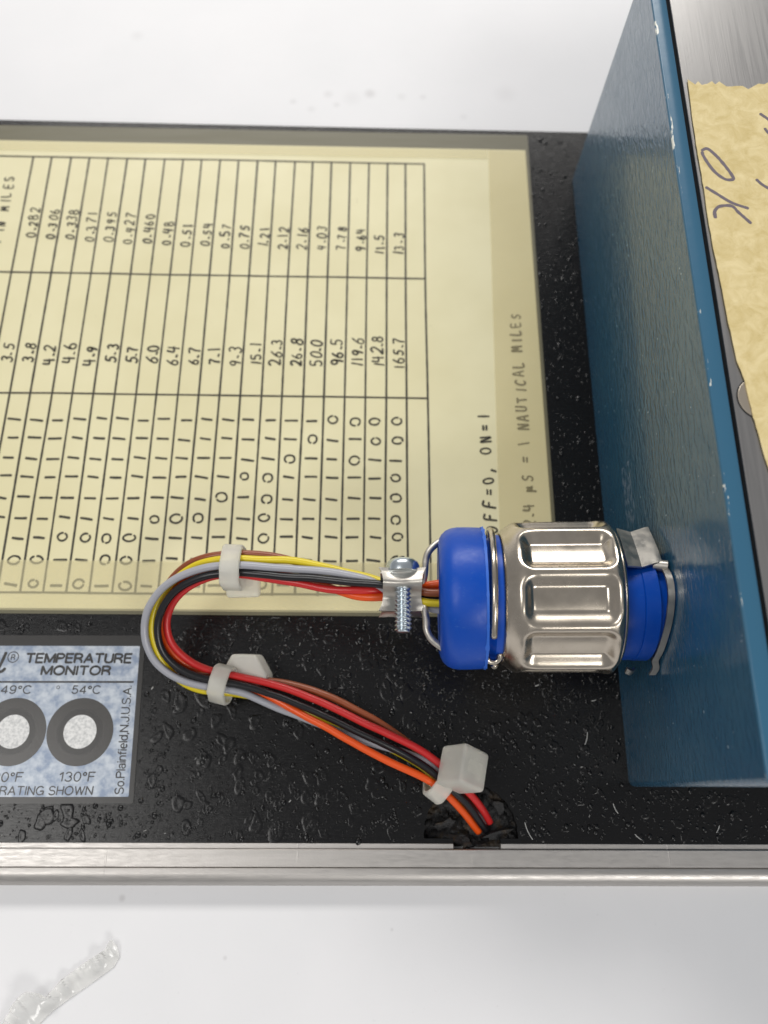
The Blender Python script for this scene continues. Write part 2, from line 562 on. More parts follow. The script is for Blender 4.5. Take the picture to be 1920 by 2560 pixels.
# beads and runs of lacquer standing proud of the panel
def free_spot(x, y, m=0.0):
    if y > 33.9 - m and x < 41.6 + m:
        return False
    if x < -45.3 + m and -3.4 - m < y < 30.0 + m:
        return False
    if x > 52.0 - m and y > 0.0 - m:
        return False
    if math.hypot(x - HX, y - HY) < HR + 0.4 + m:
        return False
    return -9.9 + m < y < 165 - m


def bead(mb, x, y, rx, ry, rz, h, n, lump, flat):
    ph = random.random() * 50
    ca, sa = math.cos(rz), math.sin(rz)
    rings = ((1.0, 0.0), (0.86, 0.62), (0.62, 1.0), (0.30, 1.0 - flat)) if flat > 0 else ((1.0, 0.0), (0.82, 0.55), (0.5, 0.88))
    vs, fs = [], []
    for k, (s, hh) in enumerate(rings):
        for i in range(n):
            a = 2 * math.pi * i / n
            q = 1 + lump * noise.noise(Vector((math.cos(a) * 0.9 + ph, math.sin(a) * 0.9, ph)))
            px, py = math.cos(a) * rx * q * s, math.sin(a) * ry * q * s
            vs.append((x + px * ca - py * sa, y + px * sa + py * ca, hh * h - (0.01 if k == 0 else 0)))
    vs.append((x, y, (1 - flat) * h if flat > 0 else h))
    for k in range(len(rings) - 1):
        for i in range(n):
            j = (i + 1) % n
            fs.append((k * n + i, k * n + j, (k + 1) * n + j, (k + 1) * n + i))
    b = (len(rings) - 1) * n
    fs += [(b + i, b + (i + 1) % n, len(vs) - 1) for i in range(n)]
    mb.add(vs, fs)


drops = MB()
runsm = MB()
c = 0
while c < 5200:
    x, y = random.uniform(-95, 100), random.uniform(-10, 34)
    if random.random() < 0.10:
        x, y = random.uniform(41.5, 52), random.uniform(30, 165)
    dens = 0.6 + 0.6 * noise.noise(Vector((x * 0.055, y * 0.055, 2.2)))
    if not free_spot(x, y) or random.random() > dens + 0.25:
        continue
    r = min(0.6, 0.09 + random.expovariate(9))
    bead(drops, x, y, r * random.uniform(0.8, 1.15), r * random.uniform(0.9, 1.6), random.gauss(0, 0.35), r * random.uniform(0.45, 0.8), 9, 0.2, 0)
    c += 1
c = 0
while c < 420:
    x, y = random.uniform(-95, 100), random.uniform(-10, 34)
    r = random.uniform(0.55, 1.7) if x < 10 else random.uniform(0.4, 1.1)
    if not free_spot(x, y, 0.0) or not free_spot(x, y, r * 0.7):
        continue
    bead(runsm, x, y, r * random.uniform(0.55, 1.0), r * random.uniform(0.8, 1.5), random.gauss(0, 0.5), random.uniform(0.05, 0.11), 26, 0.5, random.uniform(0.3, 0.7))
    c += 1
c = 0
while c < 130:
    x, y = random.uniform(-95, 100), random.uniform(-9.5, 34)
    if not free_spot(x, y, 1.0):
        continue
    ln = random.uniform(0.8, 2.6)
    an = random.gauss(math.pi / 2, 0.45)
    cv = random.uniform(-0.9, 0.9)
    pts = []
    for i in range(7):
        t = i / 6 - 0.5
        pts.append((x + math.cos(an + cv * t) * ln * t, y + math.sin(an + cv * t) * ln * t, 0.0))
    drops.tube(pts, lambda t: 0.09 * math.sin(math.pi * (0.08 + 0.84 * t)), 6)
    c += 1
dr = on_panel(drops).build("lacquer_beads", M_drop, panel, smooth=180)
dr["kind"] = "stuff"
dr = on_panel(runsm).build("lacquer_runs", M_panel, panel, smooth=180)
dr["kind"] = "stuff"
lint = MB()
for (x, y, ln, an) in ((44.5, 9.5, 2.6, 74), (46.5, 17, 1.0, 10), (43, 4, .35, 20), (-15, -2.6, .5, 50), (31.5, -8.0, 3.4, -66), (49, -3.8, 2.0, -66), (35, 20, .8, 20), (-44, 19, .6, 60), (53, -9, 1.6, -40), (69, -7.5, 1.5, 60)):
    pts = [(x + math.cos(R(an) + .25 * t) * ln * t, y + math.sin(R(an) + .25 * t) * ln * t, 0.12) for t in (-.5, -.25, 0, .25, .5)]
    lint.tube(pts, 0.07, 5)
for i in range(70):
    x, y = random.uniform(-80, 80), random.uniform(-9, 33)
    if free_spot(x, y, .5):
        an, ln = random.uniform(0, 180), random.uniform(.15, .6)
        lint.tube([(x - math.cos(R(an)) * ln / 2, y - math.sin(R(an)) * ln / 2, 0.1), (x + math.cos(R(an)) * ln / 2, y + math.sin(R(an)) * ln / 2, 0.1)], 0.035, 4)
ln_ = on_panel(lint).build("lint", M_lint, panel)
ln_["kind"] = "stuff"

# ------------------------------------------------------------------ blue module box
box = thing("module_box", "blue painted metal module box with grey cover plate standing on black panel", "equipment box", (52.24, 0.31, 0))
BW, BD, BH = 110.0, 151.3, 57.6


def rrect(x0, x1, y0, y1, r, n=6):
    out = []
    for cx, cy, a0 in ((x1 - r, y1 - r, 0), (x0 + r, y1 - r, 90), (x0 + r, y0 + r, 180), (x1 - r, y0 + r, 270)):
        for i in range(n + 1):
            a = R(a0 + 90 * i / n)
            out.append((cx + r * math.cos(a), cy + r * math.sin(a)))
    return out


rings = []
for z, ins in ((0.02, 0), (BH - 0.45, 0)):
    rings.append([(x, y, z) for x, y in rrect(ins, BW - ins, ins, BD - ins, 1.3)])
rings.append([(x, y, BH - 0.45) for x, y in rrect(2.75, BW - 2.75, 2.75, BD - 2.75, 1.0)])
rings.append([(x, y, BH - 2.0) for x, y in rrect(2.8, BW - 2.8, 2.8, BD - 2.8, 1.0)])
MB().loft(rings).build("housing", M_blue, box, smooth=35)
rings = []
for z, ins in ((BH - 0.44, 0), (BH - 0.28, 0.01), (BH - 0.10, 0.08), (BH, 0.26), (BH, 2.6), (BH - 0.1, 2.74), (BH - 0.44, 2.75)):
    rings.append([(x, y, z) for x, y in rrect(ins, BW - ins, ins, BD - ins, 1.3)])
MB().loft(rings + [rings[0]], True, False).build("rim", M_rim, box, smooth=40)
rim = MB()
a_ = [(x, y) for x, y in rrect(2.86, BW - 2.86, 2.86, BD - 2.86, 1.0)]
rim.prism(a_, BH - 1.9, BH - 1.1)
rim.build("gasket", M_gasket, box)
MB().prism(rrect(3.28, BW - 3.28, 3.28, BD - 3.28, 0.9), BH - 1.05, BH + 0.35).build("cover_plate", M_plate, box, bevel=(0.08, 1, 60))
sc = MB()
sc.prism(circle(7.55, 56.2, 3.75), BH + 0.36, BH + 0.40)
sc.build("countersink", M_gasket, box)
sc = MB()
sc.prism(circle(7.55, 56.2, 3.55), BH + 0.41, BH + 0.49)
scr = sc.build("cover_screw", M_brass, box, bevel=(0.08, 2, 60))

# masking tape with pencilled letters on the box cover
TZ = 58.12
mt = thing("masking_tape", "tan masking tape with torn end and handwritten letters stuck on blue box cover", "tape", (56, 80, TZ))
left = [(56.35, 120.2), (56.1, 113.8), (56.0, 106.8), (56.0, 101.9), (56.1, 96.0), (55.95, 88.3), (56.1, 82.2), (56.3, 78.0), (56.55, 69.7), (56.9, 62.9), (57.6, 59.4), (58.0, 53.1), (58.3, 51.0), (58.9, 45.3), (60.5, 38), (63, 30), (66, 24)]
right_end = [(110, 20), (110, 121)]
torn = []
tx = 110
while tx > 57.2:
    torn.append((tx, 119.3 + random.uniform(-0.7, 0.5) + 0.9 * noise.noise(Vector((tx * 0.35, 0, 0)))))
    tx -= random.uniform(0.5, 1.1)
lf = []
for (p, q) in zip(left, left[1:]):
    for k in range(4):
        t = k / 4
        lf.append((p[0] + (q[0] - p[0]) * t + random.uniform(-.06, .06), p[1] + (q[1] - p[1]) * t))
poly = lf + [left[-1]] + right_end[:1] + torn
m = MB().prism(poly, 0, 0.13)
m.v = [(x - 56, y - 80, z) for x, y, z in m.v]
m.build("tape_strip", M_mask, mt)
PEN = [
[(56.8,104.1),(57.8,104.5),(59.2,102.9),(60.4,100.8),(61.3,98.8),(61.3,98.0),(60.0,98.0),(58.5,99.4),(57.4,101.5),(56.8,103.3),(56.85,103.7)],
[(56.5,96.2),(58.1,94.9),(60.4,93.1),(63.0,92.0)],
[(57.2,90.0),(57.3,91.3),(58.3,92.3),(60.3,92.4),(61.3,91.1),(63.0,89.0)],
[(68.3,112.5),(69.8,111.0),(71,109)],
[(68.6,109.2),(68.8,108.7),(69.5,107.5)],
[(65.4,98.0),(66.3,96.9),(67.9,95.7)],
[(64.6,76.8),(65.2,76.3)]]
for k, st in enumerate(PEN):
    m = MB().ribbon([(p.x - 56, p.y - 80) for p in spline([(x, y, 0) for x, y in st], 0.25)], 0.58, 0.145 + 0.003 * k)
    up_faces(m.build("pen_stroke", M_pen, mt))

# ------------------------------------------------------------------ handwritten range chart in its clear sleeve
chart = thing("range_chart", "yellowed handwritten chart of figures in clear sleeve fixed to black panel", "chart", (0, 34.3, 0))


def on_chart(mb):
    mb.v = [(x, y - 34.3, z) for x, y, z in mb.v]
    return mb


on_chart(MB().prism(rrect(-150, 41.2, 34.25, 164.75, 0.6), 0.012, 0.20)).build("sleeve", M_film, chart)
m = MB()
G1, G2 = 60, 50
vs = []
for j in range(G2 + 1):
    for i in range(G1 + 1):
        x = -148 + 188.3 * i / G1
        y = 35.35 + 124.2 * j / G2
        vs.append((x, y, 0.30 + 0.035 * noise.noise(Vector((x * 0.03, y * 0.03, 0)))))
m.add(vs, [(j * (G1 + 1) + i, j * (G1 + 1) + i + 1, (j + 1) * (G1 + 1) + i + 1, (j + 1) * (G1 + 1) + i) for j in range(G2) for i in range(G1)])
up_faces(on_chart(m).build("paper", M_paper, chart, smooth=180))

INK = 0.36
# ruled grid: 22 column rules, four cross rules
lines = MB()
C0, CP = -88.35, 4.840
colx = [C0 + CP * k for k in range(22)]
for k in range(0, 22):
    x = C0 + CP * k
    jit = [random.uniform(-.12, .12) for _ in range(4)]
    pts = [(x + 0.1 + jit[0], 154.4, 0), (x + jit[1], 118.8, 0), (x + 0.02 + jit[2], 85.8, 0), (x + jit[3], 60, 0), (x + 0.05, 38.7 + random.uniform(-.25, .25), 0)]
    lines.ribbon([(p.x, p.y) for p in spline(pts, 1.6)], 0.42 + 0.08 * random.random(), INK)
up_faces(on_chart(lines).build("column_rules", M_ink, chart))
cross = MB()
for y in (154.4, 118.85, 85.85, 38.75):
    pts = [(x, y + 0.18 * noise.noise(Vector((x * .05, y, 0))), 0) for x in range(-146, 13, 8)] + [(13.35 + random.uniform(-.1, .2), y - 0.05, 0)]
    cross.ribbon([(p.x, p.y) for p in spline(pts, 2.5)], 0.44, INK + 0.006)
up_faces(on_chart(cross).build("cross_rules", M_ink, chart))


# stroke alphabet: glyph box about 0.62 wide, 1 high
def arc(cx, cy, rx, ry, a0, a1, n=10):
    return [(cx + rx * math.cos(R(a0 + (a1 - a0) * i / n)), cy + ry * math.sin(R(a0 + (a1 - a0) * i / n))) for i in range(n + 1)]


GLY = {
    '0': [arc(.30, .5, .26, .48, 80, 436, 14)],
    '1': [[(.28, 1), (.30, .5), (.30, 0)]],
    '2': [arc(.30, .72, .24, .27, 160, -30, 8) + [(.30, .25), (.06, .02), (.58, .04)]],
    '3': [arc(.28, .76, .22, .23, 140, -80, 8) + arc(.28, .26, .26, .27, 80, -145, 9)],
    '4': [[(.10, 1), (.06, .45), (.55, .48)], [(.46, .95), (.44, 0)]],
    '5': [[(.55, .98), (.16, .96), (.12, .56)] + arc(.28, .31, .27, .29, 110, -140, 9)],
    '6': [[(.46, 1), (.18, .62)] + arc(.30, .27, .24, .26, 150, 500, 12)],
    '7': [[(.06, .96), (.54, .95), (.30, .45), (.22, 0)]],
    '8': [arc(.30, .76, .20, .22, -60, 250, 9) + arc(.30, .27, .25, .26, 110, -240, 12)],
    '9': [arc(.28, .72, .22, .25, 20, 380, 12) + [(.48, .5), (.38, 0)]],
    '.': [[(.08, .20), (.30, .14)]],
    ',': [[(.20, .16), (.06, -.24)]],
    '=': [[(.06, .64), (.50, .64)], [(.06, .36), (.50, .34)]],
    'O': [arc(.32, .5, .28, .46, 90, 448, 14)],
    'F': [[(.10, 0), (.14, 1), (.58, .98)], [(.13, .55), (.50, .55)]],
    'N': [[(.08, 0), (.10, 1), (.52, .04), (.54, 1)]],
    'I': [[(.28, 1), (.28, 0)]],
    'M': [[(.04, 0), (.12, 1), (.34, .35), (.56, 1), (.64, 0)]],
    'L': [[(.12, 1), (.12, .03), (.54, .05)]],
    'E': [[(.56, .98), (.12, .97), (.12, .02), (.56, .03)], [(.13, .52), (.48, .52)]],
    'S': [arc(.32, .75, .22, .23, 40, 250, 8) + arc(.30, .26, .24, .25, 80, -150, 8)],
    'A': [[(.04, 0), (.32, 1), (.58, 0)], [(.14, .36), (.48, .36)]],
    'U': [[(.08, 1), (.10, .35)] + arc(.31, .28, .21, .26, 180, 360, 7) + [(.52, 1)]],
    'T': [[(.02, .97), (.60, .98)], [(.31, .97), (.29, 0)]],
    'C': [arc(.34, .5, .28, .47, 50, 310, 11)],
    'm': [[(.02, -.32), (.12, .62), (.14, .18), (.30, .08), (.44, .60), (.46, .12), (.58, .08)]],
}


def write(mb, text, x, y, h, adv, w=0.26, z=INK + 0.012, lean=0.0, turn=0.0):
    """Writing that runs up the sheet (+Y), tops of the letters towards -X."""
    pen = 0.0
    for ch in text:
        if ch == ' ':
            pen += adv * 0.85
            continue
        sc_, sl = h * random.uniform(0.86, 1.12), random.uniform(-0.17, 0.17) + lean
        ox, oy = random.uniform(-.17, .17), random.uniform(-.15, .15)
        for k, st in enumerate(GLY[ch]):
            q = []
            for gx, gy in st:
                u = (gx + sl * gy) * sc_ * 0.95 + pen + oy
                v = gy * sc_ + ox
                q.append((x - v + u * turn, y + u, 0))
            pts = spline(q, 0.22) if len(q) > 2 else [Vector(q[0]), (Vector(q[0]) + Vector(q[1])) / 2, Vector(q[1])]
            mb.ribbon([(p.x, p.y) for p in pts], w * random.uniform(.82, 1.2), z + 0.004 * k)
        pen += adv * (0.62 if ch in '.,' else (0.72 if ch in '1I' else 1.0))
    return mb


TIME = "3.5 3.8 4.2 4.6 4.9 5.3 5.7 6.0 6.4 6.7 7.1 9.3 15.1 26.3 26.8 50.0 96.5 119.6 142.8 165.7".split()
MILE = "0.282 0.306 0.338 0.371 0.395 0.427 0.460 0.48 0.51 0.54 0.57 0.75 1.21 2.12 2.16 4.03 7.78 9.64 11.5 13.3".split()
MY0 = [129.0, 128.8, 128.6, 128.2, 128.0, 127.6, 127.8, 127.6, 127.2, 127.4, 127.0, 126.6, 127.2, 126.8, 126.8, 126.8, 127.0, 126.6, 125.6, 125.6]
# switch settings, first switch at the foot of the chart; x = hidden behind the cable in the photograph
BITS = {0: "xxxxxxxxx", 1: "xxx111111", 2: "101111111", 3: "001111111", 4: "110111111", 5: "010111111", 6: "100111111", 7: "000111111",
        8: "111011111", 9: "111011111", 10: "111011111", 11: "111101111", 12: "x11110111"[:9], 13: "010000111", 14: "111111011", 15: "x11111101"[:9],
        16: "x11111110", 17: "x11111010", 18: "x11111100", 19: "x00000100"}
BITS[12] = "x11110" + "111"
BITS[15] = "x11111" + "101"
BITS[19] = "x00000" + "100"
ROWY = [40.6, 46.2, 51.2, 55.6, 60.4, 65.4, 69.8, 74.7, 79.5]
for k in range(20):
    xb = colx[k] + CP * 0.86
    up_faces(on_chart(write(MB(), TIME[k], xb, 93.7 + random.uniform(-.3, .5), 2.6, 2.05, 0.44, lean=0.05)).build("time_figure", M_ink, chart))
    up_faces(on_chart(write(MB(), MILE[k], xb + 0.1, MY0[k], 2.25, 2.15, 0.41, lean=0.05)).build("distance_figure", M_ink, chart))
    for r_, b in enumerate(BITS[k]):
        fig = MB()
        y = ROWY[r_] + (k - 10) * 0.035 + random.uniform(-.3, .3)
        x = colx[k] + CP * 0.5 + random.uniform(-.25, .25)
        if b == '1':
            t = random.uniform(-.17, .05)
            hl = random.uniform(1.05, 1.4)
            fig.ribbon([(x - hl, y + t * -hl), (x, y + random.uniform(-.05, .05)), (x + hl, y + t * hl)], 0.54, INK + 0.012)
        elif b == '0':
            rx, ry, ph = random.uniform(.9, 1.25), random.uniform(.8, 1.05), random.uniform(0, 360)
            q = [(x + rx * math.cos(R(a)) * (1 + .08 * math.sin(R(2 * a + ph))), y + ry * math.sin(R(a)), 0) for a in range(int(ph), int(ph) + 361 - random.choice((10, 14, 30)), 22)]
            fig.ribbon([(p.x, p.y) for p in spline(q, .25)], 0.44, INK + 0.012)
        else:
            continue
        up_faces(on_chart(fig).build("switch_digit", M_ink, chart))
note = MB()
write(note, "IN MILES", -92.0, 130.6, 2.2, 2.5, 0.36)
note.ribbon([(-92.2, 127.6), (-93.6, 127.9)], 0.28, INK + 0.012)
up_faces(on_chart(note).build("heading", M_ink, chart))
note = MB()
write(note, "OFF=0, ON=1", 28.15, 52.8, 2.4, 2.95, 0.46, turn=-0.018)
up_faces(on_chart(note).build("switch_note", M_ink, chart))
note = MB()
write(note, "12.4 mS = 1 NAUTICAL MILES", 36.8, 52.6, 2.4, 2.42, 0.46, turn=-0.012)
up_faces(on_chart(note).build("nautical_note", M_ink, chart))

# clear tape along three sides of the paper, over the ink
for poly, mt_, z in (([(-149, 34.9), (40.6, 34.9), (40.6, 46.05), (-149, 45.6)], M_tape, 0.46),
                     ([(28.55, 46.3), (40.5, 46.3), (40.4, 159.4), (30.4, 159.4)], M_tapeR, 0.47),
                     ([(-149, 156.3), (30.2, 156.3), (30.2, 159.5), (-149, 159.5)], M_tape, 0.465)):
    up_faces(on_chart(MB().sheet(poly, z)).build("tape_strip", mt_, chart))

# ------------------------------------------------------------------ temperature label
lab = thing("temperature_label", "silver and black temperature monitor label with round white dots stuck on black panel", "label", (-74, 12, 0), (0, 0, 0))


def on_label(mb):
    out = []
    for x, y, z in mb.v:
        out.append((x + 74, y - 12, z))
    mb.v = out
    return mb


def tilt(p):
    """The label lies turned by a degree or so."""
    x, y = p
    return (x - 0.030 * (y - 12) * (1 if x > -60 else max(0, (x + 103) / 43)), y + 0.005 * (x + 60))


on_label(MB().prism([tilt(p) for p in rrect(-104, -45.95, -3.2, 29.7, 0.5)], 0.012, 0.12)).build("backing", M_lblack, lab)
on_label(MB().prism([tilt(p) for p in rrect(-102, -46.95, -1.95, 27.5, 0.2)], 0.121, 0.135)).build("silver_print", M_lsilver, lab)
Z1 = 0.150
for cx, cy in ((-57.55, 10.35), (-70.9, 10.3), (-84.25, 10.25), (-97.6, 10.2)):
    m = MB()
    ring_sheet(m, cx, cy, 3.28, 6.62, Z1)
    rg = up_faces(on_label(m).build("ring", M_lring, lab))
    m = MB()
    ring_sheet(m, cx, cy, 3.30, 4.45, Z1 + 0.008)
    up_faces(on_label(m).build("inner_ring", M_lblack, lab))
    up_faces(on_label(MB().sheet(circle(cx, cy, 3.29), Z1 - 0.006)).build("dot", M_ldot, lab))
# upright sans-serif print, drawn as even strokes: glyph -> (width, strokes)
def full(cx, cy, rx, ry):
    return [arc(cx, cy, rx, ry, 90, 450, 22)]


PB = [(0, 1), (.30, 1)] + arc(.30, .745, .26, .255, 90, -90, 8) + [(0, .49)]
SANS = {
    'T': (.62, [[(0, 1), (.62, 1)], [(.31, 1), (.31, 0)]]), 'E': (.52, [[(0, 0), (0, 1)], [(0, 1), (.52, 1)], [(0, .52), (.48, .52)], [(0, 0), (.52, 0)]]),
    'M': (.76, [[(0, 0), (0, 1)], [(0, 1), (.38, .06)], [(.38, .06), (.76, 1)], [(.76, 1), (.76, 0)]]), 'P': (.56, [[(0, 0), (0, 1)], PB]),
    'R': (.60, [[(0, 0), (0, 1)], PB, [(.32, .49), (.56, .25), (.58, 0)]]), 'A': (.68, [[(0, 0), (.34, 1)], [(.34, 1), (.68, 0)], [(.12, .33), (.56, .33)]]),
    'U': (.60, [[(0, 1), (0, .32)] + arc(.30, .30, .30, .30, 180, 360, 10) + [(.60, 1)]]), 'O': (.76, full(.38, .5, .38, .51)),
    'N': (.62, [[(0, 0), (0, 1)], [(0, 1), (.62, 0)], [(.62, 0), (.62, 1)]]), 'I': (.04, [[(.02, 0), (.02, 1)]]),
    'C': (.68, [arc(.36, .5, .36, .51, 45, 315, 16)]), 'F': (.50, [[(0, 0), (0, 1)], [(0, 1), (.50, 1)], [(0, .53), (.44, .53)]]),
    'G': (.72, [arc(.37, .5, .37, .51, 45, 330, 16), [(.40, .44), (.71, .44)], [(.71, .44), (.71, 0)]]), 'H': (.60, [[(0, 0), (0, 1)], [(.60, 0), (.60, 1)], [(0, .53), (.60, .53)]]),
    'S': (.58, [arc(.29, .755, .27, .255, 25, 250, 10) + arc(.29, .25, .29, .26, 75, -155, 10)]), 'W': (.92, [[(0, 1), (.23, 0)], [(.23, 0), (.46, .95)], [(.46, .95), (.69, 0)], [(.69, 0), (.92, 1)]]),
    'J': (.44, [[(.44, 1), (.44, .28)] + arc(.22, .25, .22, .26, 0, -180, 8)]),
    '0': (.52, full(.26, .5, .26, .51)), '1': (.30, [[(.02, .74), (.24, .96)], [(.26, 1), (.26, 0)]]),
    '2': (.52, [arc(.26, .72, .25, .28, 170, -35, 10) + [(.10, .18), (.02, .02)], [(.0, .0), (.52, .0)]]),
    '3': (.52, [arc(.25, .755, .22, .25, 160, -80, 10) + arc(.25, .26, .26, .27, 75, -160, 11)]),
    '4': (.54, [[(.40, 0), (.40, 1)], [(.40, 1), (0, .30)], [(0, .27), (.54, .27)]]),
    '5': (.52, [[(.46, 1), (.10, 1)], [(.10, 1), (.05, .50)], [(.05, .50)] + arc(.25, .31, .26, .31, 125, -155, 12)]),
    '9': (.52, full(.26, .69, .24, .31) + [[(.49, .75), (.48, .35)] + arc(.24, .28, .24, .28, -10, -150, 8)]),
    '°': (.26, full(.13, .80, .13, .16)), '.': (.06, [[(.03, .0), (.03, .07)]]), ',': (.08, [[(.05, .06), (.02, -.16)]]),
    'o': (.46, full(.23, .36, .23, .36)), 'l': (.02, [[(.01, 0), (.01, 1.02)]]), 'i': (.02, [[(.01, 0), (.01, .72)], [(.01, .90), (.01, 1.0)]]),
    'a': (.44, [arc(.21, .50, .20, .22, 160, 0, 8) + [(.42, 0)], arc(.20, .20, .20, .21, 60, 400, 12)]),
    'n': (.42, [[(0, 0), (0, .72)], [(0, .45)] + arc(.21, .48, .21, .24, 170, 0, 8) + [(.42, 0)]]),
    'f': (.26, [[(.26, 1.0), (.14, .94), (.10, .80), (.10, 0)], [(0, .70), (.25, .70)]]),
    'e': (.46, [[(.02, .37), (.46, .37)] + arc(.23, .36, .23, .36, 5, 310, 14)]),
    'd': (.46, full(.22, .36, .22, .36) + [[(.46, 0), (.46, 1.02)]]),
}


def label_print(body, x0, x1, y0, cap, weight, up=False, gap=0.20, lean=0.06):
    """One printed line fitted between x0 and x1 (or, up=True, running up the label between those heights)."""
    wid = sum((0.34 if ch == ' ' else SANS[ch][0] + gap) for ch in body) - gap
    k = (x1 - x0) / wid
    m_ = MB()
    pen = 0.0
    for ch in body:
        if ch == ' ':
            pen += 0.34
            continue
        w_, strokes = SANS[ch]
        for si, st in enumerate(strokes):
            q = []
            for gx, gy in st:
                a, b = (pen + gx) * k + lean * gy * cap, gy * cap
                q.append((y0 - b - 0.030 * a, x0 + a, 0) if up else (x0 + a, y0 + b + 0.005 * (x0 + a + 60), 0))
            if len(q) > 3:
                q = spline(q, .12)
            else:
                q = [Vector(p) for p in q]
                if len(q) == 2:
                    q.insert(1, (q[0] + q[1]) / 2)
            m_.ribbon([(p[0], p[1]) for p in q], weight, Z1 + 0.003 * si)
        pen += w_ + gap
    return up_faces(on_label(m_).build("lettering", M_lblack, lab))


label_print("TEMPERATURE", -70.4, -49.0, 24.1, 1.75, 0.46)
label_print("MONITOR", -66.9, -53.0, 21.65, 1.65, 0.46)
label_print("49°C", -74.5, -68.5, 17.85, 1.5, 0.25)
label_print("54°C", -60.2, -54.5, 17.85, 1.5, 0.25)
label_print("120°F", -74.6, -67.7, 0.9, 1.65, 0.25)
label_print("130°F", -60.5, -53.6, 0.95, 1.65, 0.25)
label_print("RATING SHOWN", -71.6, -53.7, -1.55, 1.5, 0.25)
label_print("So.Plainfield,N.J.U.S.A.", -1.35, 19.4, -47.65, 1.6, 0.25, up=True, gap=0.17, lean=0)
m = MB()
m.ribbon([(-103, 19.95), (-75, 20.06), (-60, 20.15), (-47.9, 20.22)], 0.36, Z1, False)
up_faces(on_label(m).build("rule", M_lblack, lab))
m = MB()
ring_sheet(m, -73.15, 25.12, 0.98, 1.17, Z1)
up_faces(on_label(m).build("registered_mark", M_lblack, lab))
label_print("R", -73.5, -72.8, 24.65, 1.0, 0.2)
m = MB()
m.ribbon([(p.x, p.y) for p in spline([(-74.75, 26.0, 0), (-75.2, 24.4, 0), (-75.75, 22.7, 0), (-75.5, 22.1, 0), (-74.95, 22.2, 0), (-74.45, 22.75, 0)], .2)], 0.62, Z1)
up_faces(on_label(m).build("script_letter", M_lblack, lab))
m = MB()
ring_sheet(m, -63.1, 19.05, 0.22, 0.36, Z1, 20)
up_faces(on_label(m).build("blister", M_lblack, lab))

